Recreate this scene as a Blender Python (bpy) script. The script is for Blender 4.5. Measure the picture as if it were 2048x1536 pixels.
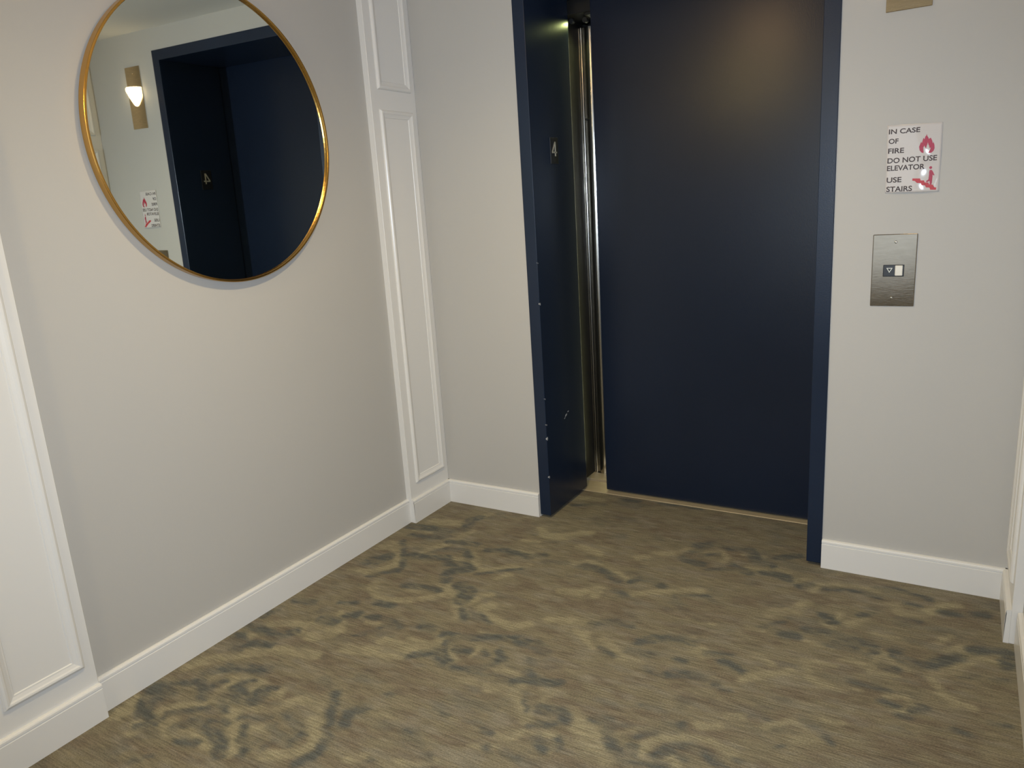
import bpy, bmesh, math, random
import numpy as np
from mathutils import Vector, Matrix, noise

for o in list(bpy.data.objects):
    bpy.data.objects.remove(o)
SC = bpy.context.scene
COL = SC.collection

# ------------------------------------------------------------------ camera
CAM = Vector((2.0675, -2.6961, 1.3609))
_p, _r, _y = math.radians(-13.518), math.radians(-3.689), math.radians(-31.476)
FW = Vector((math.sin(_y) * math.cos(_p), math.cos(_y) * math.cos(_p), math.sin(_p)))
_r0 = Vector((math.cos(_y), -math.sin(_y), 0)); _u0 = _r0.cross(FW)
RT = _r0 * math.cos(_r) + _u0 * math.sin(_r)
UP = -_r0 * math.sin(_r) + _u0 * math.cos(_r)
cd = bpy.data.cameras.new('camera'); cam = bpy.data.objects.new('camera', cd); COL.objects.link(cam)
cam.matrix_world = Matrix(((RT.x, UP.x, -FW.x, CAM.x), (RT.y, UP.y, -FW.y, CAM.y), (RT.z, UP.z, -FW.z, CAM.z), (0, 0, 0, 1)))
cd.sensor_width = 36; cd.lens = 1492 / 2048 * 36; cd.clip_start = 0.02
SC.camera = cam

# ------------------------------------------------------------------ world, lights, exposure
SC.view_settings.view_transform = 'Standard'; SC.view_settings.look = 'None'
SC.view_settings.gamma = 1; SC.view_settings.use_curve_mapping = False
SC.view_settings.exposure = -0.12
w = bpy.data.worlds.new('world'); SC.world = w; w.use_nodes = True
w.node_tree.nodes['Background'].inputs[0].default_value = (0.8, 0.8, 0.85, 1)
w.node_tree.nodes['Background'].inputs[1].default_value = 0.02

def lamp(name, kind, loc, power, color, size=0.1, direction=None, size_y=None, spot=None, blend=.5):
    d = bpy.data.lights.new(name, kind); o = bpy.data.objects.new(name, d); COL.objects.link(o)
    d.energy = power; d.color = color; o.location = loc
    if kind == 'AREA':
        d.size = size
        if size_y: d.shape = 'RECTANGLE'; d.size_y = size_y
    else:
        d.shadow_soft_size = size
    if spot: d.spot_size = math.radians(spot); d.spot_blend = blend
    if direction is not None:
        o.rotation_euler = Vector(direction).to_track_quat('-Z', 'Y').to_euler()
    return o

# the camera's own flash, a few centimetres above the lens
lamp('camera_flash', 'SPOT', CAM + UP * .07 - RT * .02 - FW * .01, 140, (.84, .985, 1.19), .012, FW, spot=115, blend=1)
# the warm lobby ceiling light (its glass bowl is built further down)
LAMP_SPOTS = [(1.07, -1.13), (.55, -2.95)]
lamp('ceiling_light_glow', 'SPOT', (1.07, -1.13, 2.25), 72, (1.0, .79, .43), .05, (0, 0, -1), spot=160, blend=1)
lamp('ceiling_bowl_glow', 'POINT', (1.07, -1.13, 2.20), 4.0, (1.0, .62, .27), .05)
lamp('corridor_light_glow', 'POINT', (.55, -2.95, 2.17), 17, (1.0, .70, .22), .06)
# added cool fill light from behind the camera, no known source
lamp('back_fill', 'AREA', (1.10, -4.37, 1.40), 7, (.80, .90, 1.0), 1.5, (0, 1, 0), size_y=1.7)
# the elevator car's own greenish tube light above the open slit
lamp('car_tube_light', 'AREA', (.612, .460, 2.100), .42, (0.80, 0.90, 0.34), .04, (-.14, -.20, -1), size_y=.02).data.spread = math.radians(150)
lamp('car_light_leak', 'AREA', (.602, .572, 1.06), .45, (.95, .93, .45), .006, (-.12, -1, 0), size_y=2.0)

# ------------------------------------------------------------------ helpers
def new_mesh(name, bm, mat, parent=None, smooth=False, kind=None, label=None):
    me = bpy.data.meshes.new(name)
    bmesh.ops.recalc_face_normals(bm, faces=bm.faces)
    bm.to_mesh(me); bm.free()
    if smooth:
        for p in me.polygons: p.use_smooth = True
    if isinstance(mat, (list, tuple)):
        for m in mat: me.materials.append(m)
    else: me.materials.append(mat)
    o = bpy.data.objects.new(name, me); COL.objects.link(o)
    if parent is not None: o.parent = parent
    if kind: o['kind'] = kind
    if label: o['label'] = label
    return o

def empty(name, loc=(0, 0, 0), rot=None):
    o = bpy.data.objects.new(name, None); COL.objects.link(o); o.location = loc; o.empty_display_size = .05
    if rot is not None: o.rotation_euler = rot
    return o

def tag(o, label, cat, group=None):
    o['label'] = label; o['category'] = cat
    if group: o['group'] = group
    return o

def box(bm, x0, x1, y0, y1, z0, z1, bevel=0, seg=2):
    b = bmesh.new()
    vs = [b.verts.new((x, y, z)) for z in (z0, z1) for y in (y0, y1) for x in (x0, x1)]
    for f in ((0, 1, 3, 2), (4, 6, 7, 5), (0, 4, 5, 1), (2, 3, 7, 6), (0, 2, 6, 4), (1, 5, 7, 3)):
        b.faces.new([vs[i] for i in f])
    bmesh.ops.recalc_face_normals(b, faces=b.faces)
    if bevel: bmesh.ops.bevel(b, geom=list(b.edges), offset=bevel, segments=seg, affect='EDGES', profile=.5)
    me = bpy.data.meshes.new('tmp'); b.to_mesh(me); b.free(); bm.from_mesh(me); bpy.data.meshes.remove(me)
    return bm

def BM(): return bmesh.new()

def prism(bm, pts, to3a, to3b):
    """closed polygon pts swept between two 3D mappings"""
    a = [bm.verts.new(to3a(p)) for p in pts]; b = [bm.verts.new(to3b(p)) for p in pts]
    n = len(pts)
    for i in range(n): bm.faces.new((a[i], a[(i + 1) % n], b[(i + 1) % n], b[i]))
    fa = bm.faces.new(a); fb = bm.faces.new(list(reversed(b)))
    bmesh.ops.triangulate(bm, faces=[fa, fb], ngon_method='EAR_CLIP')

# ------------------------------------------------------------------ materials
def mat(name, color=(.5, .5, .5), rough=.5, metal=0, coat=0, bump=None, emit=None, var=None, aniso=0, spec=None):
    m = bpy.data.materials.new(name); m.use_nodes = True; nt = m.node_tree; P = nt.nodes['Principled BSDF']
    P.inputs['Base Color'].default_value = (*color, 1); P.inputs['Roughness'].default_value = rough
    P.inputs['Metallic'].default_value = metal; P.inputs['Coat Weight'].default_value = coat
    if spec is not None: P.inputs['Specular IOR Level'].default_value = spec
    if emit: P.inputs['Emission Color'].default_value = (*emit[0], 1); P.inputs['Emission Strength'].default_value = emit[1]
    if aniso: P.inputs['Anisotropic'].default_value = aniso
    tc = nt.nodes.new('ShaderNodeTexCoord')
    if bump:
        sc, st, stretch = bump
        mp = nt.nodes.new('ShaderNodeMapping'); mp.inputs['Scale'].default_value = stretch
        nt.links.new(tc.outputs['Object'], mp.inputs[0])
        n = nt.nodes.new('ShaderNodeTexNoise'); n.inputs['Scale'].default_value = sc; n.inputs['Detail'].default_value = 3
        nt.links.new(mp.outputs[0], n.inputs['Vector'])
        b = nt.nodes.new('ShaderNodeBump'); b.inputs['Strength'].default_value = st; b.inputs['Distance'].default_value = .002
        nt.links.new(n.outputs['Fac'], b.inputs['Height']); nt.links.new(b.outputs[0], P.inputs['Normal'])
    if var:
        sc, amt, stretch = var
        mp = nt.nodes.new('ShaderNodeMapping'); mp.inputs['Scale'].default_value = stretch
        nt.links.new(tc.outputs['Object'], mp.inputs[0])
        n = nt.nodes.new('ShaderNodeTexNoise'); n.inputs['Scale'].default_value = sc; n.inputs['Detail'].default_value = 4
        nt.links.new(mp.outputs[0], n.inputs['Vector'])
        r = nt.nodes.new('ShaderNodeMapRange'); r.inputs[1].default_value = .3; r.inputs[2].default_value = .7
        r.inputs[3].default_value = 1 - amt; r.inputs[4].default_value = 1 + amt
        nt.links.new(n.outputs['Fac'], r.inputs[0])
        mx = nt.nodes.new('ShaderNodeVectorMath'); mx.operation = 'SCALE'; mx.inputs[0].default_value = color
        nt.links.new(r.outputs[0], mx.inputs['Scale']); nt.links.new(mx.outputs[0], P.inputs['Base Color'])
    return m

M_WALL = mat('greige_wall_paint', (.50, .49, .465), .55, bump=(160, .08, (1, 1, 1)), var=(1.3, .015, (1, 1, 1)), spec=.35)
M_CEIL = mat('white_ceiling_paint', (.72, .72, .70), .8, bump=(90, .1, (1, 1, 1)))
M_TRIM = mat('white_satin_trim', (.765, .76, .74), .28, bump=(60, .05, (1, 1, 1)))
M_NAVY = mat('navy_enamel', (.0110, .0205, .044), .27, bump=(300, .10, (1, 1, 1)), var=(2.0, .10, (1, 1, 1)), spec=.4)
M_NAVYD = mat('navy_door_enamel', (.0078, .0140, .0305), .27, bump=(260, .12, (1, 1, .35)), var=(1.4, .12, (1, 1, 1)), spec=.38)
M_CHIP = mat('bare_chip', (.45, .46, .47), .5, var=(80, .2, (1, 1, 1)))
M_GOLD = mat('brushed_gold', (.62, .36, .10), .24, metal=1, bump=(120, .05, (1, 1, 1)))
M_MIRROR = mat('mirror_glass', (.80, .85, .80), .012, metal=1, var=(2, .004, (1, 1, 1)))
M_STEEL = mat('brushed_stainless', (.335, .30, .25), .11, metal=1, bump=(50, .04, (1, 1, 14)), var=(20, .05, (1, 1, 6)))
M_COLUMN = mat('ribbed_stainless', (.52, .50, .45), .20, metal=1, bump=(60, .10, (6, 6, .2)), var=(10, .06, (5, 5, 1)))
M_SILL = mat('aluminium_sill', (.52, .43, .28), .5, metal=.35, bump=(60, .2, (1, 20, 1)), var=(12, .08, (1, 8, 1)))
M_BRASS = mat('bronze_plate', (.66, .54, .37), .14, metal=1, bump=(50, .04, (1, 1, 14)), var=(20, .05, (1, 1, 6)))
M_BLACK = mat('black_steel', (.012, .011, .010), .5, var=(20, .2, (1, 1, 1)))
M_DARKROLL = mat('dark_roller', (.06, .06, .06), .4, metal=.6, var=(20, .2, (1, 1, 1)))
M_BPLATE = mat('black_plate', (.013, .014, .015), .3, bump=(100, .05, (1, 1, 1)))
M_PALE = mat('pale_metal_digit', (.62, .60, .50), .4, metal=.3, var=(50, .04, (1, 1, 1)))
M_SIGN = mat('laminated_white', (.63, .605, .60), .6, coat=1.0, bump=(30, .05, (1, 1, 1)), spec=.2)
M_SIGN.node_tree.nodes['Principled BSDF'].inputs['Coat Roughness'].default_value = .03
M_INK = mat('dark_ink', (.075, .060, .066), .5, var=(200, .15, (1, 1, 1)))
M_FLAME = mat('pinkish_red_ink', (.42, .018, .060), .5, var=(200, .12, (1, 1, 1)))
M_RED = mat('red_ink', (.50, .022, .030), .5, var=(200, .12, (1, 1, 1)))
M_WHITEBTN = mat('white_button', (.78, .76, .68), .3, var=(60, .03, (1, 1, 1)))
M_LENS = mat('lit_lens', (.9, .8, .6), .3, emit=((1.0, .72, .38), 14), var=(5, .01, (1, 1, 1)))
M_BOWL = mat('lit_glass_bowl', (.9, .8, .6), .3, emit=((1.0, .62, .28), 7), var=(5, .01, (1, 1, 1)))
M_FILL_PANE = mat('glowing_fill_pane', (.6, .7, .8), .2, emit=((.80, .90, 1.0), .4), var=(3, .02, (1, 1, 1)))  # faint glow for the added window that goes with the back fill
M_EDGE = mat('clear_plastic_edge', (.70, .68, .66), .1, coat=1, var=(30, .03, (1, 1, 1)))

# carpet: the woven design lies in a colour attribute, thread streaks come from noise stretched along the rows
def carpet_material():
    m = bpy.data.materials.new('woven_carpet'); m.use_nodes = True; nt = m.node_tree; N = nt.nodes; L = nt.links
    P = N['Principled BSDF']; P.inputs['Roughness'].default_value = .95; P.inputs['Specular IOR Level'].default_value = .15
    at = N.new('ShaderNodeAttribute'); at.attribute_name = 'weave'
    tc = N.new('ShaderNodeTexCoord')
    def nz(scale, stretch, detail=2):
        mp = N.new('ShaderNodeMapping'); mp.inputs['Scale'].default_value = stretch; L.new(tc.outputs['Object'], mp.inputs[0])
        n = N.new('ShaderNodeTexNoise'); n.inputs['Scale'].default_value = scale; n.inputs['Detail'].default_value = detail
        L.new(mp.outputs[0], n.inputs['Vector']); return n.outputs['Fac']
    def rng(x, a, b, c, d):
        r = N.new('ShaderNodeMapRange'); r.inputs[1].default_value = a; r.inputs[2].default_value = b
        r.inputs[3].default_value = c; r.inputs[4].default_value = d; L.new(x, r.inputs[0]); return r.outputs[0]
    rows = rng(nz(1, (16, 190, 1), 1), .3, .7, .80, 1.22)
    tuft = rng(nz(1, (200, 330, 1), 1), .3, .7, .80, 1.20)
    mul = N.new('ShaderNodeMath'); mul.operation = 'MULTIPLY'; L.new(rows, mul.inputs[0]); L.new(tuft, mul.inputs[1])
    sc = N.new('ShaderNodeVectorMath'); sc.operation = 'SCALE'; L.new(at.outputs['Color'], sc.inputs[0]); L.new(mul.outputs[0], sc.inputs['Scale'])
    L.new(sc.outputs[0], P.inputs['Base Color'])
    b = N.new('ShaderNodeBump'); b.inputs['Strength'].default_value = .6; b.inputs['Distance'].default_value = .003
    L.new(mul.outputs[0], b.inputs['Height']); L.new(b.outputs[0], P.inputs['Normal'])
    return m

# ------------------------------------------------------------------ dimensions
W = 2.2888; HC = 2.33; BY = -4.4
HB = .109; TB = .0145; TP = .028
XO, XI, XR = .5258, .5775, 1.6445; XRO = XR + .0517
HH = 2.170; HT = 2.222
JD = .372; DY = .377

# ------------------------------------------------------------------ floor with its carpet design
DARK_SCROLLS="0.0232:0.112,-1.663 0.079,-1.629 0.044,-1.58 0.107,-1.59;0.0119:0.13,-1.667 0.191,-1.684 0.157,-1.712;0.0125:0.076,-1.538 0.147,-1.497 0.227,-1.545;0.0085:0.198,-1.669 0.193,-1.642 0.233,-1.604 0.274,-1.572;0.0147:0.267,-1.67 0.293,-1.628 0.368,-1.632 0.433,-1.65 0.47,-1.684;0.0115:0.33,-1.611 0.381,-1.592;0.0187:0.132,-1.449 0.16,-1.414 0.216,-1.387 0.289,-1.367;0.0118:0.2,-1.492 0.216,-1.464;0.0078:0.279,-1.441 0.294,-1.42;0.0223:0.278,-1.468 0.328,-1.496 0.376,-1.485 0.365,-1.452;0.0088:0.348,-1.428 0.388,-1.415;0.0059:0.416,-1.479 0.458,-1.464;0.0083:0.256,-1.518 0.335,-1.555;0.0204:0.042,-1.268 0.106,-1.326;0.0145:0.106,-1.295 0.147,-1.268 0.19,-1.263;0.0181:0.035,-1.203 0.112,-1.21 0.181,-1.211 0.205,-1.167;0.015:0.049,-1.012 0.123,-0.998;0.0132:0.026,-1.145 0.034,-1.095;0.0215:0.239,-1.065 0.284,-1.062;0.0156:0.302,-1.018 0.329,-0.997;0.0098:0.21,-0.958 0.27,-0.931;0.0119:0.572,-1.353 0.607,-1.404 0.648,-1.461 0.685,-1.509 0.708,-1.561 0.682,-1.614;0.0092:0.399,-1.559 0.474,-1.517;0.0103:0.439,-1.575 0.474,-1.613 0.516,-1.635 0.534,-1.663;0.0095:0.51,-1.54 0.566,-1.568 0.555,-1.61;0.0105:0.505,-1.484 0.564,-1.502 0.615,-1.533 0.61,-1.573;0.0096:0.522,-1.632 0.521,-1.606;0.011:0.32,-1.7 0.373,-1.684;0.0086:0.274,-1.807 0.303,-1.772;0.0202:0.038,-0.323 0.121,-0.303 0.233,-0.298 0.285,-0.248 0.253,-0.161 0.275,-0.123;0.0167:0.106,-0.392 0.193,-0.382 0.252,-0.344;0.0109:0.097,-0.45 0.178,-0.542 0.244,-0.632 0.254,-0.684;0.0189:0.217,-0.55 0.307,-0.534 0.369,-0.508;0.0131:0.283,-0.485 0.322,-0.443 0.402,-0.421 0.46,-0.48;0.0207:0.394,-0.543 0.476,-0.53 0.511,-0.548 0.446,-0.599 0.473,-0.662;0.0159:0.291,-0.38 0.408,-0.356;0.0148:0.483,-0.386 0.564,-0.351 0.666,-0.366 0.716,-0.333;0.0142:0.75,-0.376 0.827,-0.354;0.0088:0.552,-0.574 0.617,-0.524 0.691,-0.469;0.0128:0.178,-0.751 0.215,-0.713 0.24,-0.69;0.0232:0.137,-0.596 0.12,-0.64;0.0195:0.087,-0.678 0.093,-0.639;0.0149:0.356,-0.757 0.419,-0.739 0.492,-0.736;0.0159:0.344,-0.9 0.397,-0.895;0.0253:0.548,-0.671 0.6,-0.698 0.614,-0.759;0.0103:0.643,-0.802 0.693,-0.859;0.0072:0.718,-0.804 0.784,-0.843;0.0126:0.298,-1.014 0.327,-0.982;0.0132:0.381,-0.984 0.432,-0.97 0.515,-0.984;0.0117:0.463,-1.008 0.508,-0.995;0.0144:0.587,-0.959 0.623,-0.959;0.0163:0.687,-0.962 0.757,-0.946 0.832,-0.911 0.88,-0.896;0.0132:0.724,-0.992 0.727,-1.045 0.656,-1.108;0.0204:0.72,-1.048 0.774,-1.089;0.0131:0.771,-1.017 0.808,-1.007;0.0103:0.859,-0.991 0.87,-1;0.0125:0.902,-0.963 0.93,-1.001 0.901,-1.057 0.856,-1.093 0.814,-1.099;0.0084:0.884,-1.1 0.956,-1.072;0.0206:0.914,-0.889 0.982,-0.887 1.024,-0.906;0.0074:1.004,-0.966 1.031,-0.975;0.0116:1.032,-1.016 1.076,-1.048 1.118,-1.035;0.0088:0.418,-1.095 0.466,-1.023;0.0103:0.907,-0.341 0.956,-0.353;0.0163:0.894,-0.359 0.951,-0.345 1.014,-0.371 1.062,-0.401;0.0142:1.107,-0.392 1.13,-0.351 1.182,-0.348 1.226,-0.378;0.0148:1.221,-0.138 1.234,-0.086 1.283,0.018 1.228,-0.017;0.0171:1.236,-0.154 1.297,-0.16;0.0106:1.28,-0.089 1.329,-0.057;0.0168:1.345,0.009 1.438,0.025 1.481,-0.058 1.529,-0.07;0.0147:1.404,-0.124 1.472,-0.158;0.0083:1.329,-0.189 1.412,-0.153;0.0161:1.521,-0.136 1.563,-0.128 1.599,-0.132;0.0174:1.546,0.003 1.609,0.053;0.0125:1.65,-0.179 1.674,-0.159;0.0123:1.082,-0.472 1.127,-0.49;0.0154:1.271,-0.738 1.317,-0.694 1.37,-0.669 1.424,-0.674;0.0112:1.265,-0.786 1.323,-0.788;0.0138:1.101,-0.697 1.162,-0.661 1.215,-0.661;0.0097:1.406,-0.777 1.435,-0.77;0.0117:1.661,-0.51 1.701,-0.5;0.0082:1.593,-0.495 1.647,-0.438;0.0114:0.601,0.163 0.681,0.196;0.0109:0.965,0.326 1.061,0.335 1.146,0.339;0.0137:0.802,0.308 0.86,0.316;0.0098:1.481,-0.706 1.55,-0.681;0.0062:1.175,-0.813 1.236,-0.836;0.0076:1.286,-0.419 1.383,-0.375;0.0139:1.016,-1.079 1.043,-1.06 1.092,-1.05 1.138,-1.027;0.0064:1.072,-1.11 1.116,-1.173;0.0144:1.148,-1.152 1.209,-1.134 1.231,-1.163;0.0092:1.152,-1.224 1.207,-1.191;0.0158:0.689,-1.45 0.671,-1.395 0.699,-1.364;0.0115:1.193,-1.263 1.228,-1.287;0.0096:1.246,-1.237 1.253,-1.264;0.0043:0.9,-1.29 0.929,-1.288;0.0094:1.142,-1.344 1.186,-1.342;0.0076:1.086,-1.346 1.107,-1.361;0.0058:0.961,-1.434 0.978,-1.435;0.0068:0.843,-1.522 0.858,-1.52;0.0082:1.29,-1.123 1.305,-1.127;0.0052:0.866,-1.386 0.881,-1.389;0.0081:1.053,-1.294 1.073,-1.295;0.0082:0.714,-1.289 0.725,-1.29;0.0133:1.296,-1.126 1.339,-1.116 1.357,-1.166 1.381,-1.206;0.006:1.351,-1.127 1.381,-1.112;0.0059:1.413,-1.149 1.436,-1.128 1.462,-1.105;0.0112:1.428,-1.178 1.434,-1.2;0.0107:1.399,-1.207 1.427,-1.242 1.492,-1.224 1.525,-1.207;0.0124:1.491,-1.176 1.51,-1.147 1.558,-1.114 1.592,-1.121 1.63,-1.141 1.65,-1.15;0.011:1.509,-1.143 1.556,-1.159;0.0081:1.335,-0.854 1.377,-0.874 1.406,-0.867;0.0121:1.411,-0.77 1.425,-0.777;0.0138:1.415,-0.85 1.454,-0.831 1.504,-0.827;0.0112:1.541,-0.841 1.547,-0.838;0.0055:1.563,-0.855 1.586,-0.85;0.014:1.534,-0.725 1.591,-0.746;0.0125:1.795,-0.51 1.844,-0.502;0.0079:1.796,-0.893 1.827,-0.894;0.0076:1.844,-0.927 1.858,-0.941;0.01:1.257,-0.799 1.31,-0.789;0.006:1.51,-1.038 1.522,-1.054;0.0054:1.667,-1.109 1.682,-1.11;0.0056:1.748,-1.025 1.761,-1.014;0.0063:1.393,-1.016 1.406,-1.021;0.0051:1.67,-0.927 1.705,-0.926;0.0147:1.654,-0.182 1.685,-0.158;0.0124:1.742,-0.162 1.799,-0.147 1.848,-0.135 1.899,-0.16;0.0134:1.578,-0.132 1.608,-0.15;0.0123:1.892,-0.085 1.956,-0.076 2.048,-0.101;0.009:1.985,-0.158 2.016,-0.162;0.0146:2.092,-0.172 2.128,-0.164;0.015:1.673,-0.508 1.704,-0.501;0.0159:1.722,-0.452 1.798,-0.441 1.856,-0.454 1.911,-0.452;0.0157:1.814,-0.497 1.866,-0.503;0.0104:1.904,-0.522 1.922,-0.485;0.0166:1.972,-0.446 1.978,-0.488 2.02,-0.503 2.06,-0.505 2.092,-0.462 2.138,-0.419;0.0161:2.171,-0.368 2.217,-0.338 2.26,-0.34 2.254,-0.414;0.0084:2.145,-0.519 2.183,-0.495;0.0083:2.214,-0.493 2.254,-0.487;0.0175:2.179,-0.149 2.207,-0.136;0.0086:1.969,-0.263 2.025,-0.262;0.0069:1.878,-0.666 1.933,-0.673 1.972,-0.667;0.0147:1.949,-0.558 1.98,-0.557;0.0075:2.004,-0.766 2.02,-0.764;0.0111:1.963,-0.721 1.989,-0.726;0.0107:2.006,-0.384 2.042,-0.383;0.0105:1.783,-0.885 1.818,-0.897;0.008:1.845,-0.927 1.863,-0.945;0.0102:2.132,-0.765 2.167,-0.775;0.0063:2.21,-0.699 2.252,-0.69;0.0172:1.756,-0.343 1.788,-0.371;0.0088:1.857,-0.297 1.89,-0.273;0.0132:2.033,-0.729 2.056,-0.706"
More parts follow.
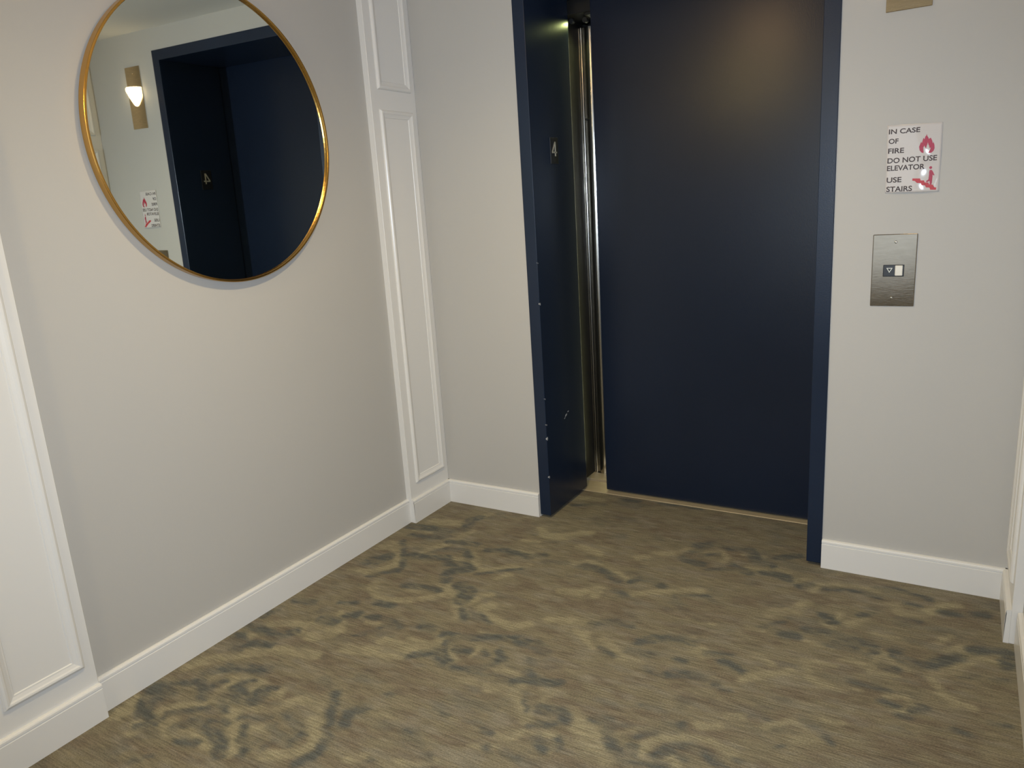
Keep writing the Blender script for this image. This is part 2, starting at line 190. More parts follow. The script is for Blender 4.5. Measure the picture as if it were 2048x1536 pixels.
PALE_SCROLLS="0.0119:0.303,-1.68 0.266,-1.693 0.226,-1.673 0.228,-1.642;0.0112:0.169,-1.665 0.159,-1.634 0.185,-1.603 0.247,-1.56 0.252,-1.533;0.0129:0.309,-1.661 0.375,-1.662 0.418,-1.678;0.0192:0.034,-1.459 0.068,-1.413 0.121,-1.358 0.213,-1.284 0.271,-1.257 0.369,-1.241;0.0081:0.162,-1.476 0.163,-1.441 0.18,-1.426;0.0113:0.224,-1.447 0.248,-1.414 0.321,-1.414 0.349,-1.434 0.329,-1.45;0.0158:0.244,-1.504 0.26,-1.477 0.226,-1.439;0.0124:0.388,-1.454 0.427,-1.442 0.411,-1.417;0.0162:0.245,-1.536 0.301,-1.528 0.376,-1.522 0.456,-1.477 0.502,-1.424 0.574,-1.421;0.0211:0.364,-1.552 0.431,-1.607 0.486,-1.66;0.0133:0.457,-1.577 0.502,-1.555;0.0143:0.597,-1.468 0.66,-1.522 0.674,-1.567 0.624,-1.608 0.582,-1.634;0.0265:0.213,-1.146 0.244,-1.106 0.325,-1.111 0.282,-1.156;0.0134:0.267,-1.007 0.348,-1.092;0.0121:0.047,-1.257 0.097,-1.25;0.0153:0.086,-1.17 0.142,-1.136 0.216,-1.119;0.0232:0.057,-1.702 0.051,-1.643;0.0144:0.166,-1.737 0.144,-1.707;0.0187:0.059,-0.544 0.062,-0.491 0.139,-0.534 0.216,-0.621 0.201,-0.674 0.161,-0.725 0.084,-0.748;0.0148:0.244,-0.501 0.262,-0.456 0.3,-0.402 0.31,-0.333 0.318,-0.248;0.0128:0.085,-0.346 0.153,-0.345;0.0221:0.101,-0.239 0.168,-0.226 0.221,-0.204;0.0114:0.294,-0.516 0.348,-0.505;0.0104:0.378,-0.503 0.452,-0.495;0.0088:0.455,-0.595 0.525,-0.586;0.016:0.424,-0.436 0.477,-0.461 0.519,-0.534 0.589,-0.525 0.64,-0.469 0.694,-0.435;0.0112:0.592,-0.339 0.669,-0.341;0.0098:0.569,-0.248 0.638,-0.232;0.0147:0.238,-0.778 0.249,-0.825 0.314,-0.866 0.375,-0.867 0.454,-0.822 0.511,-0.777 0.546,-0.732;0.0209:0.487,-0.698 0.573,-0.739 0.63,-0.798 0.671,-0.843;0.0133:0.391,-0.771 0.429,-0.775;0.0156:0.699,-0.767 0.73,-0.798 0.799,-0.819 0.869,-0.829 0.907,-0.794;0.0128:0.649,-0.762 0.658,-0.72 0.686,-0.679;0.0184:0.716,-0.768 0.727,-0.745;0.0104:0.643,-0.566 0.671,-0.522;0.0082:0.594,-1.03 0.665,-1.028 0.698,-1.005;0.0192:0.523,-1.079 0.626,-1.077 0.685,-1.042 0.694,-0.999;0.0213:0.442,-1.164 0.542,-1.132 0.622,-1.117;0.0089:0.74,-1.008 0.795,-1.072;0.0066:0.834,-1.032 0.833,-0.973;0.0067:0.786,-0.9 0.865,-0.887 0.91,-0.89;0.0181:0.589,-0.12 0.644,-0.177 0.727,-0.155 0.764,-0.087;0.0137:0.264,-0.157 0.3,-0.067;0.0088:0.84,-0.359 0.929,-0.298;0.0125:0.905,-0.551 0.982,-0.545;0.0103:1.07,-0.768 1.112,-0.788 1.15,-0.824;0.0115:0.943,-1.051 1.004,-1.043 1.054,-1.085;0.0089:0.395,-1.013 0.446,-1.007;0.0094:0.87,-1.14 0.911,-1.14;0.0113:0.832,-0.364 0.899,-0.312 0.973,-0.313 1.052,-0.354 1.11,-0.4;0.0145:1.064,-0.206 1.119,-0.148 1.204,-0.099 1.215,-0.071;0.0163:0.584,0.253 0.695,0.265;0.0161:0.659,-0.159 0.727,-0.13 0.799,-0.073;0.0182:0.821,-0.204 0.908,-0.239;0.0155:0.91,-0.549 0.976,-0.53 1.026,-0.478 1.027,-0.535;0.0139:1.144,-0.473 1.198,-0.43 1.275,-0.386 1.354,-0.35;0.0087:1.244,-0.07 1.341,-0.028 1.368,-0.074;0.0087:1.431,-0.024 1.493,-0.008;0.0099:1.463,-0.12 1.517,-0.117;0.0065:1.527,-0.081 1.602,-0.101;0.0082:1.372,-0.548 1.415,-0.553 1.453,-0.543;0.0122:1.163,-0.765 1.201,-0.793 1.247,-0.823 1.307,-0.831;0.0135:1.072,-0.76 1.103,-0.769;0.0169:0.958,-0.738 1.06,-0.708;0.0103:1.362,-0.054 1.371,-0.106;0.0148:1.427,-0.695 1.474,-0.723;0.0106:1.559,-0.518 1.598,-0.516;0.0175:1.6,-0.401 1.67,-0.352 1.694,-0.289;0.0119:1.618,-0.656 1.659,-0.678;0.0065:1.396,-0.649 1.417,-0.639;0.0095:1.612,-0.157 1.666,-0.123;0.0146:0.965,-1.136 1.011,-1.114 1.064,-1.126 1.104,-1.167 1.133,-1.211;0.0099:1.093,-1.296 1.128,-1.289 1.146,-1.254 1.193,-1.236 1.227,-1.23;0.0088:1.115,-1.077 1.146,-1.074 1.134,-1.111;0.0156:1.228,-1.119 1.281,-1.15 1.331,-1.189;0.0171:1.274,-1.175 1.335,-1.229;0.0058:1.054,-1.357 1.116,-1.332;0.0086:0.719,-1.366 0.759,-1.37 0.821,-1.363;0.0076:0.91,-1.489 0.942,-1.488 1.003,-1.448;0.0049:1.247,-1.282 1.242,-1.244;0.0098:0.792,-1.542 0.825,-1.521;0.006:1.376,-1.152 1.394,-1.127 1.443,-1.092;0.0102:1.453,-1.19 1.457,-1.148 1.491,-1.111 1.55,-1.087 1.594,-1.071 1.645,-1.085 1.659,-1.089;0.009:1.519,-1.172 1.537,-1.168 1.547,-1.187;0.0147:1.317,-1.196 1.35,-1.221 1.385,-1.253;0.0197:1.444,-0.689 1.472,-0.719;0.011:1.603,-0.792 1.645,-0.747 1.722,-0.697 1.755,-0.654 1.773,-0.698 1.804,-0.727 1.842,-0.721;0.0125:1.74,-0.521 1.79,-0.52;0.0071:1.744,-0.626 1.827,-0.607;0.0066:1.808,-0.707 1.868,-0.697;0.0102:1.611,-0.956 1.647,-0.944;0.0072:1.251,-0.845 1.325,-0.838;0.0119:1.554,-1.027 1.593,-1.013;0.008:1.839,-0.872 1.877,-0.859;0.0115:1.786,-0.976 1.83,-0.949;0.0097:1.708,-0.957 1.761,-0.905 1.812,-0.933;0.0112:1.697,-0.202 1.71,-0.147 1.753,-0.117 1.819,-0.108 1.886,-0.108;0.0151:1.948,-0.184 1.979,-0.232 2.034,-0.207 2.084,-0.14 2.128,-0.102;0.0105:1.742,-0.523 1.799,-0.527;0.01:1.842,-0.573 1.894,-0.563;0.0086:1.921,-0.592 1.919,-0.537 1.936,-0.485 1.958,-0.504 2.006,-0.545;0.0072:1.923,-0.605 1.982,-0.584;0.0112:2.066,-0.557 2.089,-0.591 2.106,-0.627 2.131,-0.64;0.0157:2.075,-0.533 2.126,-0.488 2.158,-0.431 2.144,-0.373;0.0115:1.835,-0.367 1.875,-0.315;0.0074:1.755,-0.361 1.791,-0.42 1.803,-0.304;0.008:1.912,-0.388 1.996,-0.396;0.0066:1.967,-0.694 2.014,-0.678 2.028,-0.707;0.0088:1.744,-0.62 1.787,-0.614;0.0147:1.714,-0.698 1.753,-0.672;0.0069:1.853,-0.711 1.902,-0.7;0.0125:2.184,-0.405 2.232,-0.403;0.0092:2.101,-0.393 2.151,-0.355;0.0082:2.076,-0.367 2.116,-0.31;0.0074:1.84,-0.874 1.871,-0.865;0.0088:1.997,-0.746 2.02,-0.729;0.011:2.128,-0.653 2.167,-0.652"

def parse(s):
    out = []
    for part in s.split(';'):
        wd, pts = part.split(':'); out.append((float(wd), np.array([[float(v) for v in p.split(',')] for p in pts.split()])))
    return out

def fbm(X, Y, seed, fx, fy, octv=3):
    """value noise on arrays, stretched by fx, fy"""
    rs = np.random.RandomState(seed); T = rs.rand(256, 256); out = np.zeros_like(X); a = 1; tot = 0
    for k in range(octv):
        u = X * fx * 2 ** k + 37.3 * k + 100; v = Y * fy * 2 ** k + 11.7 * k + 100
        i = np.floor(u).astype(int); j = np.floor(v).astype(int); fu = u - i; fv = v - j
        fu = fu * fu * (3 - 2 * fu); fv = fv * fv * (3 - 2 * fv)
        g = lambda a_, b_: T[(a_ % 256), (b_ % 256)]
        out += a * ((g(i, j) * (1 - fu) + g(i + 1, j) * fu) * (1 - fv) + (g(i, j + 1) * (1 - fu) + g(i + 1, j + 1) * fu) * fv)
        tot += a; a *= .55
    return out / tot

def carpet():
    st = .006; x0, x1, y0, y1 = -.02, W + .02, BY, .352
    nx = int(round((x1 - x0) / st)) + 1; ny = int(round((y1 - y0) / st)) + 1
    xs = np.linspace(x0, x1, nx); ys = np.linspace(y0, y1, ny); X, Y = np.meshgrid(xs, ys)
    # hand-woven irregularity bends the design a little, mostly along the rows
    XW = X + (fbm(X, Y, 5, 22, 90, 2) - .5) * .020; YW = Y + (fbm(X, Y, 6, 30, 60, 2) - .5) * .010
    def field(strokes):
        F = np.zeros_like(X)
        for wd, pts in strokes:
            for rep in (0, -2.62, 2.62):
                q = pts + [0, rep]
                if rep and q[:, 1].mean() > -2.22 and not (q[:, 1].mean() > .3): continue
                m = wd * 1.3 + .04
                i0 = max(0, np.searchsorted(xs, q[:, 0].min() - m)); i1 = np.searchsorted(xs, q[:, 0].max() + m)
                j0 = max(0, np.searchsorted(ys, q[:, 1].min() - m)); j1 = np.searchsorted(ys, q[:, 1].max() + m)
                if i1 <= i0 or j1 <= j0: continue
                a = XW[j0:j1, i0:i1]; b = YW[j0:j1, i0:i1]; d = np.full_like(a, 9.)
                for k in range(len(q) - 1):
                    ax, ay = q[k]; vx, vy = q[k + 1] - q[k]; L2 = vx * vx + vy * vy + 1e-12
                    t = np.clip(((a - ax) * vx + (b - ay) * vy) / L2, 0, 1)
                    d = np.minimum(d, np.hypot(a - ax - t * vx, b - ay - t * vy))
                s = np.clip((wd * 1.3 + .008 - d) / .016, 0, 1)
                F[j0:j1, i0:i1] = np.maximum(F[j0:j1, i0:i1], s)
        return F
    D = field(parse(DARK_SCROLLS)); Lf = field(parse(PALE_SCROLLS))
    n1 = fbm(X, Y, 1, 16, 34, 3); n2 = fbm(X, Y, 2, 40, 95, 2); n3 = fbm(X, Y, 3, 5, 8, 2); n4 = fbm(X, Y, 4, 9, 160, 2)
    wear = np.clip((n1 - .25) * 3.4, .40, 1) * np.clip(.95 + (n2 - .5) * 1.6, .4, 1.0)
    D = D * wear; Lf = Lf * np.clip(wear + .15, 0, 1) * (1 - D * .8)
    base = np.array([.198, .174, .118]); brown = np.array([.156, .127, .092]); pale = np.array([.272, .243, .158]); dark = np.array([.094, .099, .090]); grey = np.array([.222, .203, .158])
    def mixc(c, d, f): return c * (1 - f[..., None]) + d * f[..., None]
    C = np.ones(X.shape + (3,)) * base
    C = mixc(C, brown, np.clip((fbm(X, Y, 7, 12, 30, 3) - .42) * 3.5, 0, 1) * .8)
    C = mixc(C, grey, np.clip((fbm(X, Y, 8, 14, 45, 3) - .50) * 4, 0, 1) * .6)
    C = mixc(C, dark, np.clip((fbm(X, Y, 9, 10, 18, 3) - .60) * 5, 0, 1) * .35)
    C = mixc(C, pale, np.clip(Lf, 0, 1) * .95)
    C = mixc(C, dark, np.clip(D, 0, 1) * .95)
    C *= (.90 + .2 * n4)[..., None]
    verts = np.zeros((nx * ny, 3)); verts[:, 0] = X.ravel(); verts[:, 1] = Y.ravel()
    idx = np.arange(nx * ny).reshape(ny, nx)
    faces = np.stack([idx[:-1, :-1], idx[:-1, 1:], idx[1:, 1:], idx[1:, :-1]], -1).reshape(-1, 4)
    me = bpy.data.meshes.new('floor'); me.vertices.add(nx * ny); me.vertices.foreach_set('co', verts.ravel())
    me.loops.add(faces.size); me.loops.foreach_set('vertex_index', faces.ravel())
    me.polygons.add(len(faces)); me.polygons.foreach_set('loop_start', np.arange(0, faces.size, 4)); me.polygons.foreach_set('loop_total', np.full(len(faces), 4))
    me.update(calc_edges=True); me.validate()
    ca = me.color_attributes.new('weave', 'FLOAT_COLOR', 'POINT')
    ca.data.foreach_set('color', np.concatenate([C.reshape(-1, 3), np.ones((nx * ny, 1))], 1).ravel())
    me.materials.append(carpet_material())
    o = bpy.data.objects.new('floor', me); COL.objects.link(o); o['kind'] = 'structure'
carpet()

# ------------------------------------------------------------------ room shell
S = 'structure'
new_mesh('ceiling', box(BM(), -.1, W + .1, BY - .1, .1, HC, HC + .08), M_CEIL, kind=S)
new_mesh('wall_left', box(BM(), -.1, 0, BY - .1, 0, -.03, HC), M_WALL, kind=S)
new_mesh('wall_right', box(BM(), W, W + .1, BY - .1, 0, -.03, HC), M_WALL, kind=S)
new_mesh('wall_front', box(BM(), 0, W, BY - .1, BY, -.03, HC), M_WALL, kind=S)
b = BM()
box(b, -.1, XO, 0, JD - .03, -.03, HC); box(b, XRO, W + .1, 0, JD - .03, -.03, HC); box(b, XO, XRO, 0, JD - .03, HT, HC)
new_mesh('wall_back', b, M_WALL, kind=S)
# dark elevator shaft behind the wall
b = BM()
box(b, .30, .34, JD - .03, .9, -.05, 2.5); box(b, 1.95, 1.99, JD - .03, .9, -.05, 2.5); box(b, .30, 1.99, .9, .94, -.05, 2.5)
box(b, .30, 1.99, JD - .03, .94, 2.5, 2.54); box(b, .30, 1.99, .62, .94, -.06, -.02)
new_mesh('wall_shaft', b, M_BLACK, kind=S)

# baseboards: a plain board with a small bead below its top
def bb_profile():
    return [(0, -.01), (TB, -.01), (TB, HB - .016), (TB - .003, HB - .0145), (TB - .003, HB - .0125), (TB - .0005, HB - .011), (TB - .001, HB - .005), (TB - .003, HB - .002), (.006, HB), (0, HB)]
def base_run(bm, axis, wall, sign, a, b):
    """axis 'y': board on a side wall x=wall running in y; axis 'x': on the back wall"""
    if axis == 'y':
        prism(bm, bb_profile(), lambda p: (wall + sign * p[0], a, p[1]), lambda p: (wall + sign * p[0], b, p[1]))
    else:
        prism(bm, bb_profile(), lambda p: (a, wall + sign * p[0], p[1]), lambda p: (b, wall + sign * p[0], p[1]))
PW = .2865; P2A, P2B = -1.7265, -2.013
for side, x, s in (('left', 0, 1), ('right', W, -1)):
    b = BM()
    base_run(b, 'y', x, s, -PW, P2A); base_run(b, 'y', x, s, P2B, BY)
    new_mesh('baseboard_' + side, b, M_TRIM, kind=S)
b = BM()
base_run(b, 'x', 0, -1, TP - .005, XO - .0025); base_run(b, 'x', 0, -1, XRO + .0005, W - TP + .005)
new_mesh('baseboard_back', b, M_TRIM, kind=S)
b = BM(); base_run(b, 'x', BY, 1, 0, W); new_mesh('baseboard_front', b, M_TRIM, kind=S)
# unseen window added behind the camera to house the fill light
fill_win = empty('fill_window_1', (1.10, BY, 1.40)); fill_win['kind'] = S
b = BM()
for q in ((-.84, -.76, -.94, .94), (.76, .84, -.94, .94), (-.84, .84, -.94, -.86), (-.84, .84, .86, .94), (-.76, .76, -.02, .02)):
    box(b, q[0], q[1], 0, .022, q[2], q[3], .002, 1)
new_mesh('fill_window_frame', b, M_TRIM, fill_win)
b = BM(); box(b, -.76, .76, .002, .006, -.86, .86); new_mesh('fill_pane', b, M_FILL_PANE, fill_win)

# pilasters with raised picture-frame mouldings
MP = [(0, 0), (.0015, .005), (.0045, .0085), (.009, .0105), (.014, .0095), (.018, .0065), (.026, .0035), (.030, .0030), (.032, 0)]
def moulding(bm, fx, sgn, y0, y1, z0, z1):
    rings = []
    for d, h in MP:
        x = fx + sgn * h
        rings.append([bm.verts.new((x, y0 + d, z0 + d)), bm.verts.new((x, y1 - d, z0 + d)), bm.verts.new((x, y1 - d, z1 - d)), bm.verts.new((x, y0 + d, z1 - d))])
    for a, c in zip(rings, rings[1:]):
        for i in range(4): bm.faces.new((a[i], a[(i + 1) % 4], c[(i + 1) % 4], c[i]))
def pilaster(n, x, sgn, ya, yb, ma, mb):
    root = empty('trim_%d' % n, (x, (ya + yb) / 2, 0)); root['kind'] = S
    off = -(ya + yb) / 2
    b = BM(); xs = sorted((0, sgn * TP)); box(b, xs[0], xs[1], ya + off, yb + off, 0, HC, .0012, 1)
    new_mesh('pilaster_board', b, M_TRIM, root)
    b = BM(); prism(b, bb_profile(), lambda p: (sgn * (TP - .002 + p[0] + .002), ya + off, p[1]), lambda p: (sgn * (TP - .002 + p[0] + .002), yb + off, p[1]))
    # the base block wraps back to the wall
    xs = sorted((0, sgn * (TP + .001))); new_mesh('plinth', b, M_TRIM, root)
    for z0, z1 in ((.176, 1.762), (1.838, HC - .06)):
        b = BM(); moulding(b, sgn * TP, sgn, ma + off, mb + off, z0, z1)
        new_mesh('panel_moulding', b, M_TRIM, root)
    return root
pilaster(1, 0, 1, -PW, 0, -.243, -.031)
pilaster(2, 0, 1, P2B, P2A, P2A - .240, P2A - .028)
pilaster(3, W, -1, -.2825, 0, -.243, -.031)
pilaster(4, W, -1, P2B, P2A, P2A - .240, P2A - .028)

# ------------------------------------------------------------------ elevator doorway
door = empty('door_1', (XI, 0, 0)); door['kind'] = S
def D_(bm): bmesh.ops.translate(bm, verts=bm.verts, vec=(-XI, 0, 0)); return bm
b = BM()
box(b, XO, XI, -.0045, JD, .012, HT, .0018, 2)
box(b, XR, XRO, -.0045, JD, .012, HT, .0018, 2)
box(b, XI - .004, XR + .004, -.0045, JD, HH, HT, .0018, 2)
prism(b, [(XI - .014 + .013 * math.cos(t), JD + .013 * math.sin(t)) for t in [math.pi * k / 12 for k in range(13)]], lambda p: (p[0], p[1], .012), lambda p: (p[0], p[1], 2.112))
fr = new_mesh('door_frame', D_(b), M_NAVY, door)
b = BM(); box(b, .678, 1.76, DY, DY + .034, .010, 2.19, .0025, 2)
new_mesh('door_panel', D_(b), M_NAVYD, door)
b = BM(); box(b, .50, 1.80, .346, .470, -.03, .003, .001, 1); box(b, .50, 1.80, .500, .600, -.03, .003, .001, 1)
box(b, .50, 1.80, .470, .500, -.03, -.012)
new_mesh('sill', D_(b), M_SILL, door)
# paint chips along the left frame edge and a scuff on the jamb
random.seed(4)
def blob(bm, c, ax1, ax2, r1, r2, nrm, th=.0006, ang=0, n=9):
    c = Vector(c); ax1, ax2, nrm = Vector(ax1), Vector(ax2), Vector(nrm); ca, sa = math.cos(ang), math.sin(ang)
    pts = []
    for i in range(n):
        t = 2 * math.pi * i / n; k = random.uniform(.6, 1.15)
        u, v = r1 * k * math.cos(t), r2 * k * math.sin(t); pts.append((u * ca - v * sa, u * sa + v * ca))
    prism(bm, pts, lambda p: c + ax1 * p[0] + ax2 * p[1] - nrm * .001, lambda p: c + ax1 * p[0] + ax2 * p[1] + nrm * th)
b = BM()
Y_, Z_ = (0, 1, 0), (0, 0, 1); X_ = (1, 0, 0)
for z, r in ((.953, .006), (.430, .004), (.367, .009), (.1915, .007), (.545, .003), (1.12, .003)):
    blob(b, (XI, .001, z), Y_, Z_, r * .5, r, X_)
    blob(b, (XI - .002, -.0045, z + .002), X_, Z_, r * .3, r * .7, (0, -1, 0))
blob(b, (XI, .186, .4233), Y_, Z_, .011, .005, X_, ang=.5); blob(b, (XI, .207, .434), Y_, Z_, .008, .0022, X_, ang=.2); blob(b, (XI, .172, .412), Y_, Z_, .006, .0018, X_, ang=.6)
new_mesh('paint_chip', D_(b), M_CHIP, door, label='bare pale chips where the navy paint is knocked off')

# ------------------------------------------------------------------ elevator car edge seen through the slit
car = tag(empty('elevator_car', (.60, .60, 0)), 'ribbed stainless edge of the elevator car seen through the slit left of the blue door', 'elevator')
def C_(bm): bmesh.ops.translate(bm, verts=bm.verts, vec=(-.60, -.60, 0)); return bm
prof = []
def flute(xa, xb, h, n=8, pw=1.0):
    for i in range(n + 1):
        t = i / n; prof.append((xa + (xb - xa) * t, .593 - h * math.sin(math.pi * t) ** pw))
prof.append((.519, .64)); flute(.519, .5225, .003, 5); flute(.5235, .540, .005, 10); prof.append((.541, .595)); flute(.5415, .544, .003, 5); flute(.545, .600, .014, 16); prof.append((.601, .594)); prof.append((.76, .594)); prof.append((.76, .64))
b = BM(); prism(b, prof, lambda p: (p[0], p[1], .003), lambda p: (p[0], p[1], 2.105))
new_mesh('return_column', C_(b), M_COLUMN, car, smooth=False)
b = BM(); box(b, .47, .519, .40, .64, .003, 2.2, .001, 1)
new_mesh('dark_strike_post', C_(b), M_BLACK, car, label='black strike post')
b = BM(); box(b, .5, .78, .43, .62, 2.128, 2.24, .004, 2); box(b, .62, .70, .44, .60, 2.118, 2.135, .004, 2)
new_mesh('door_hanger', C_(b), M_BLACK, car)
for (rx, rz) in ((.535, 2.118), (.600, 2.112)):
    b = BM(); bmesh.ops.create_cone(b, cap_ends=True, segments=24, radius1=.011, radius2=.011, depth=.02, matrix=Matrix.Translation((rx, .50, rz)) @ Matrix.Rotation(math.pi / 2, 4, 'X'))
    new_mesh('roller', C_(b), M_DARKROLL, car)
b = BM(); bmesh.ops.create_cone(b, cap_ends=True, segments=20, radius1=.006, radius2=.005, depth=.010, matrix=Matrix.Translation((.5535, .578, 1.715)) @ Matrix.Rotation(math.pi / 2, 4, 'X'))
new_mesh('bolt', C_(b), M_DARKROLL, car)

# ------------------------------------------------------------------ lettering helpers
def text_mesh(bm, s, x0, x1, zb, zt, y, th=.0003, weight=0.0, mirror=False):
    cu = bpy.data.curves.new('t', 'FONT'); cu.body = s; cu.offset = weight; cu.resolution_u = 4
    ob = bpy.data.objects.new('t', cu); COL.objects.link(ob)
    dg = bpy.context.evaluated_depsgraph_get(); me = bpy.data.meshes.new_from_object(ob.evaluated_get(dg))
    bpy.data.objects.remove(ob); bpy.data.curves.remove(cu)
    t = BM(); t.from_mesh(me); bpy.data.meshes.remove(me)
    xs = [v.co.x for v in t.verts]; ys = [v.co.y for v in t.verts]
    a, c, e, f = min(xs), max(xs), min(ys), max(ys)
    for v in t.verts:
        v.co = ((v.co.x - a) / (c - a) * (x1 - x0) + x0, y, (v.co.y - e) / (f - e) * (zt - zb) + zb)
    r = bmesh.ops.extrude_face_region(t, geom=list(t.faces))
    for g in r['geom']:
        if isinstance(g, bmesh.types.BMVert): g.co.y -= th
    m2 = bpy.data.meshes.new('tmp'); t.to_mesh(m2); t.free(); bm.from_mesh(m2); bpy.data.meshes.remove(m2)

# ------------------------------------------------------------------ floor number plates on both jambs
def number_plate(name, loc, facing, label):
    root = empty(name, loc); root.rotation_euler = (0, 0, math.radians(90) if facing > 0 else math.radians(-90))
    tag(root, label, 'number plate')
    # local frame: plate faces local -y, x runs along the wall
    b = BM(); box(b, -.034, .034, -.003, 0, -.056, .048, .001, 2); new_mesh('plate', b, M_BPLATE, root)
    b = BM()
    def bar(p, q, w):
        p = Vector((p[0], 0, p[1])); q = Vector((q[0], 0, q[1])); d = (q - p).normalized(); n = Vector((-d.z, 0, d.x)) * w / 2
        pts = [p + n, p - n, q - n, q + n]
        prism(b, pts, lambda v: (v.x, -.003, v.z), lambda v: (v.x, -.0048, v.z))
    bar((.008, -.026), (.008, .031), .0062); bar((.006, .030), (-.019, -.010), .0058); bar((-.0205, -.011), (.020, -.011), .0062)
    new_mesh('digit', b, M_PALE, root, label='raised pale figure 4')
    b = BM()
    for dx, dz in ((-.003, -.040), (.003, -.040), (.003, -.045), (-.003, -.045), (.003, -.050)):
        bmesh.ops.create_uvsphere(b, u_segments=8, v_segments=6, radius=.0009, matrix=Matrix.Translation((dx, -.003, dz)))
    new_mesh('braille_dots', b, M_BPLATE, root)
    return root
number_plate('floor_number_plate', (XI, .189, 1.570), 1, 'small black plate with a pale 4 on the left jamb, beside the lit slit')
number_plate('floor_number_plate', (XR, .189, 1.570), -1, 'small black plate with a pale 4 on the right jamb, visible in the mirror')

# ------------------------------------------------------------------ call button plate
cp = tag(empty('elevator_call_plate', (1.879, 0, 1.078)), 'brushed steel elevator call plate with one down button below the fire sign', 'call button plate')
b = BM(); box(b, -.0635, .0635, -.004, 0, -.115, .115, .0022, 3)
new_mesh('face_plate', b, M_STEEL, cp)
b = BM(); box(b, -.030, .0305, -.0052, -.0035, -.0195, .0185, .0015, 2)
new_mesh('button_housing', b, M_BPLATE, cp)
b = BM(); box(b, .0045, .0265, -.0095, -.0045, -.0165, .0165, .0025, 3)
new_mesh('push_button', b, M_WHITEBTN, cp)
b = BM()
tri = [(-.0205, .0085), (-.0025, .0085), (-.0115, -.0070)]; cx_, cz_ = -.0115, .0033
inn = [((p[0] - cx_) * .62 + cx_, (p[1] - cz_) * .62 + cz_) for p in tri]
for i in range(3):
    j = (i + 1) % 3; q = [tri[i], tri[j], inn[j], inn[i]]
    prism(b, q, lambda v: (v[0], -.0050, v[1]), lambda v: (v[0], -.0057, v[1]))
new_mesh('down_arrow', b, M_PALE, cp, label='pale outlined triangle pointing down')
def screw(parent, x, z, y=-.004, m=None):
    b = BM(); bmesh.ops.create_uvsphere(b, u_segments=16, v_segments=8, radius=.0042, matrix=Matrix.Translation((x, y, z)) @ Matrix.Diagonal((1, .45, 1, 1)))
    box(b, x - .0030, x + .0030, y - .0023, y - .0012, z - .0005, z + .0005)
    new_mesh('screw', b, m or M_COLUMN, parent)
screw(cp, .0026, .090); screw(cp, -.002, -.0875)

# ------------------------------------------------------------------ hall lantern above the plate
ln = tag(empty('hall_lantern', (1.8805, 0, 2.007)), 'tall bronze elevator lantern plate with a lit glass down cone, above the fire sign', 'lantern')
b = BM(); box(b, -.0615, .0615, -.004, 0, -.158, .158, .0015, 2)
new_mesh('face_plate', b, M_BRASS, ln)
b = BM()
# a half cone, wide at the top, that stands out from the plate
rings = []
for z, r in ((.052, .0), (.052, .050), (.046, .053), (.036, .053), (.0, .036), (-.030, .018), (-.040, .010), (-.043, .0)):
    rings.append([bm_v for bm_v in [b.verts.new((r * math.cos(math.pi * (i / 20)), -.004 - .75 * r * math.sin(math.pi * (i / 20)), z)) for i in range(21)]])
for a, c in zip(rings, rings[1:]):
    for i in range(20): b.faces.new((a[i], a[i + 1], c[i + 1], c[i]))
bmesh.ops.remove_doubles(b, verts=b.verts, dist=1e-5)
new_mesh('lens', b, M_LENS, ln, smooth=True, label='glowing warm white lens')
screw(ln, 0, .125, m=M_BRASS); screw(ln, 0, -.118, m=M_BRASS)

# ------------------------------------------------------------------ fire sign
sg = tag(empty('fire_sign', (1.915, 0, 1.421), (0, math.radians(2.2 * 0), 0)), 'laminated white sign with a red flame and stairs, taped to wall beside elevator', 'sign')
b = BM()
nx_, nz_ = 24, 30; grid = []
def sx(u, v):   # the sheet's outline: corners measured, edges nearly straight
    tl, tr_, br, bl = Vector((-.0755, .1040)), Vector((.0750, .0985)), Vector((.0757, -.1040)), Vector((-.0725, -.1000))
    t = tl.lerp(tr_, u); q = bl.lerp(br, u); return q.lerp(t, v)
def bulge(u, v): return .0010 + .0034 * (4 * u * (1 - u)) + .0007 * math.sin(9 * v + 3 * u - .28) + .0007
for j in range(nz_ + 1):
    grid.append([b.verts.new((sx(i / nx_, j / nz_).x, -bulge(i / nx_, j / nz_), sx(i / nx_, j / nz_).y)) for i in range(nx_ + 1)])
for j in range(nz_):
    for i in range(nx_): b.faces.new((grid[j][i], grid[j][i + 1], grid[j + 1][i + 1], grid[j + 1][i]))
r = bmesh.ops.extrude_face_region(b, geom=list(b.faces))
for g in r['geom']:
    if isinstance(g, bmesh.types.BMVert): g.co.y = min(g.co.y + .0004, -.0002)
new_mesh('sheet', b, M_SIGN, sg, smooth=True)
INKY = -.0048
def drape(bm):
    """lay printed shapes onto the slightly bowed sheet"""
    for v in bm.verts:
        u = min(1, max(0, (v.co.x + .0755) / .151)); q = min(1, max(0, (v.co.z + .102) / .204))
        v.co.y = -(bulge(u, q) + .00015 + (.00025 if v.co.y < INKY - .0001 else 0))
    return bm
lines = [('IN CASE', -.0701, .0154, .0768, .0915, -.0021), ('OF', -.0692, -.0420, .0482, .0632, -.0012), ('FIRE', -.0696, -.0253, .0193, .0345, -.0012),
         ('DO NOT USE', -.0699, .0651, -.0103, .0055, -.0012), ('ELEVATOR', -.0701, .0335, -.0331, -.0173, -.0016), ('USE', -.0694, -.0278, -.0690, -.0528, 0), ('STAIRS', -.0690, .0029, -.0966, -.0806, -.0015)]
for s, xa, xb, zb, zt, dz in lines:
    b = BM(); text_mesh(b, s, xa, xb, zb, zt, INKY, weight=.018)
    for v in b.verts: v.co.z += dz * (v.co.x - xa) / (xb - xa) * .6
    new_mesh('lettering', drape(b), M_INK, sg)
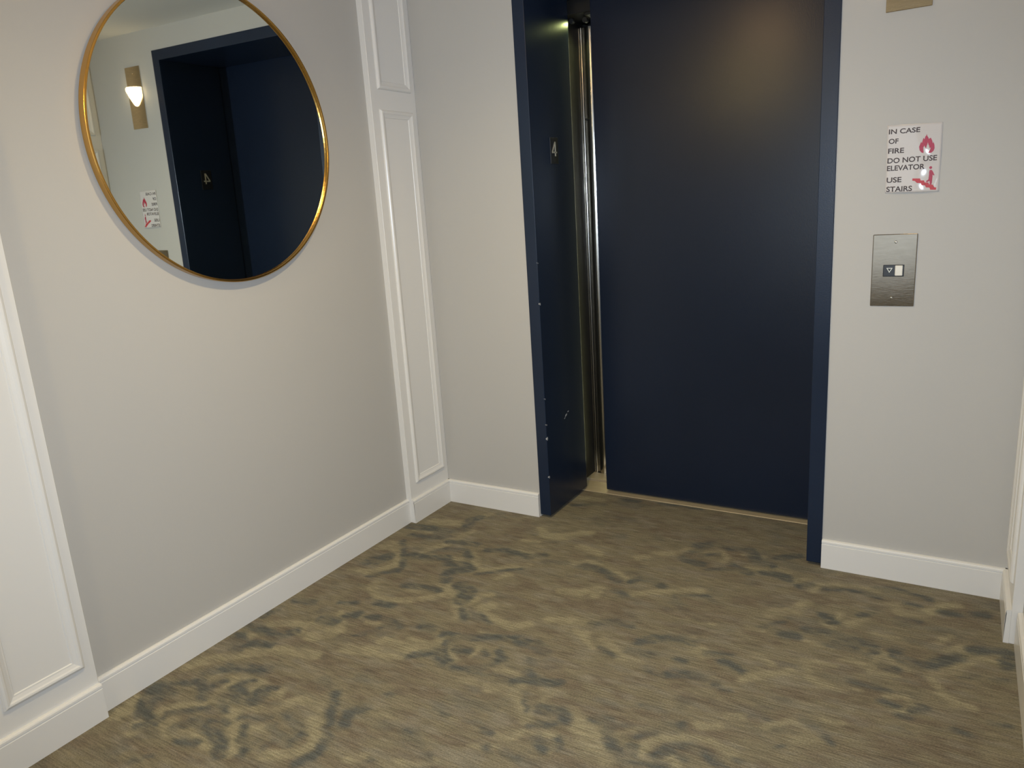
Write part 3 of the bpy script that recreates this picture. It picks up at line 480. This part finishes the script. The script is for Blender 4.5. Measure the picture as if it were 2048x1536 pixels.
FL = [(0.0336, 0.0686), (0.0357, 0.0618), (0.0385, 0.0578), (0.04, 0.0529), (0.0417, 0.0546), (0.0451, 0.0487), (0.0452, 0.0562), (0.049, 0.0483), (0.0518, 0.0386), (0.0528, 0.0442), (0.056, 0.0344), (0.0569, 0.0249), (0.0548, 0.0175), (0.049, 0.0123), (0.0404, 0.0117), (0.0454, 0.0155), (0.0477, 0.021), (0.0463, 0.0287), (0.0439, 0.0251), (0.0417, 0.0338), (0.0397, 0.0378), (0.0382, 0.0436), (0.0371, 0.038), (0.0353, 0.0325), (0.0343, 0.026), (0.0306, 0.031), (0.0295, 0.035), (0.0255, 0.0277), (0.0237, 0.0221), (0.0248, 0.0163), (0.0281, 0.0128), (0.0218, 0.0156), (0.017, 0.0227), (0.0153, 0.0324), (0.0178, 0.0408), (0.0205, 0.0472), (0.0221, 0.0423), (0.025, 0.0525), (0.0255, 0.0581), (0.0284, 0.0531), (0.0305, 0.0614), (0.033, 0.064)]
ST = [(0.0023, -0.0601), (0.0233, -0.0616), (0.0236, -0.0674), (0.0341, -0.0681), (0.0344, -0.074), (0.0465, -0.0754), (0.0468, -0.0806), (0.0586, -0.0824), (0.0591, -0.0902), (0.0684, -0.0913), (0.0679, -0.0981), (0.0525, -0.0971), (0.0521, -0.0907), (0.0403, -0.0893), (0.0399, -0.0835), (0.028, -0.0819), (0.0277, -0.076), (0.0152, -0.0746), (0.0149, -0.0687), (0.0023, -0.0669)]
PB = [(0.0477, -0.0382), (0.0535, -0.0387), (0.0568, -0.0437), (0.0612, -0.0536), (0.0598, -0.0559), (0.056, -0.0513), (0.0554, -0.059), (0.056, -0.0687), (0.0558, -0.0764), (0.0547, -0.0815), (0.0503, -0.0813), (0.0491, -0.0701), (0.0454, -0.0728), (0.042, -0.0739), (0.0398, -0.0724), (0.0408, -0.0696), (0.0476, -0.0652), (0.0475, -0.0546), (0.0464, -0.0449)]
def printed(name, polys, m):
    b = BM()
    for P in polys: prism(b, P, lambda p: (p[0], INKY, p[1]), lambda p: (p[0], INKY - .0003, p[1]))
    new_mesh(name, drape(b), m, sg)
printed('flame_symbol', [FL], M_FLAME)
printed('stair_symbol', [ST], M_RED)
printed('walking_figure', [PB, [(.0499 + .0040 * math.cos(t * math.pi / 8), -.0313 + .0042 * math.sin(t * math.pi / 8)) for t in range(16)]], M_FLAME)

# ------------------------------------------------------------------ round mirror
mr = tag(empty('round_mirror', (.022, -1.0071, 1.6237)), 'big round mirror in a thin gold frame on the left wall', 'mirror')
mr.rotation_euler = (0, math.radians(.6073), math.radians(.252))
R_ = .4551
def lathe(bm, prof, n=160):
    rings = []
    for d, r in prof:
        rings.append([bm.verts.new((d, r * math.cos(2 * math.pi * i / n), r * math.sin(2 * math.pi * i / n))) for i in range(n)])
    for a, c in zip(rings, rings[1:]):
        for i in range(n): bm.faces.new((a[i], a[(i + 1) % n], c[(i + 1) % n], c[i]))
    return rings
b = BM()
p = [(-.0165, R_ - .012), (-.0165, R_ - .001), (-.016, R_), (.0080, R_), (.0092, R_ - .001), (.0098, R_ - .0025), (.0098, R_ - .0055), (.0090, R_ - .0072), (.0070, R_ - .0078), (-.001, R_ - .0078), (-.001, R_ - .012)]
rg = lathe(b, p); n = len(rg[0])
for i in range(n): b.faces.new((rg[-1][i], rg[-1][(i + 1) % n], rg[0][(i + 1) % n], rg[0][i]))
new_mesh('frame', b, M_GOLD, mr, smooth=False)
b = BM(); rg = lathe(b, [(-.010, R_ - .0085), (0, R_ - .0085)])
b.faces.new(rg[0]); b.faces.new(list(reversed(rg[1])))
new_mesh('mirror_glass', b, M_MIRROR, mr)

# ------------------------------------------------------------------ ceiling lights above the lobby
for i, (lx, ly) in enumerate(LAMP_SPOTS):
    root = tag(empty('ceiling_light', (lx, ly, HC)), ('warm glass bowl ceiling light over the elevator lobby, above the mirror wall', 'warm glass bowl ceiling light behind the camera')[i], 'ceiling light')
    b = BM(); bmesh.ops.create_cone(b, cap_ends=True, segments=48, radius1=.085, radius2=.09, depth=.02, matrix=Matrix.Translation((0, 0, -.010)))
    new_mesh('canopy', b, M_GOLD, root)
    b = BM(); n = 40; rings = []
    for k in range(9):
        t = k / 8 * math.pi / 2; rings.append([b.verts.new((.075 * math.cos(t) * math.cos(2 * math.pi * j / n), .075 * math.cos(t) * math.sin(2 * math.pi * j / n), -.02 - .045 * math.sin(t))) for j in range(n)])
    for a, c in zip(rings, rings[1:]):
        for j in range(n): b.faces.new((a[j], a[(j + 1) % n], c[(j + 1) % n], c[j]))
    bmesh.ops.remove_doubles(b, verts=b.verts, dist=1e-5)
    new_mesh('glass_bowl', b, M_BOWL, root, smooth=True)
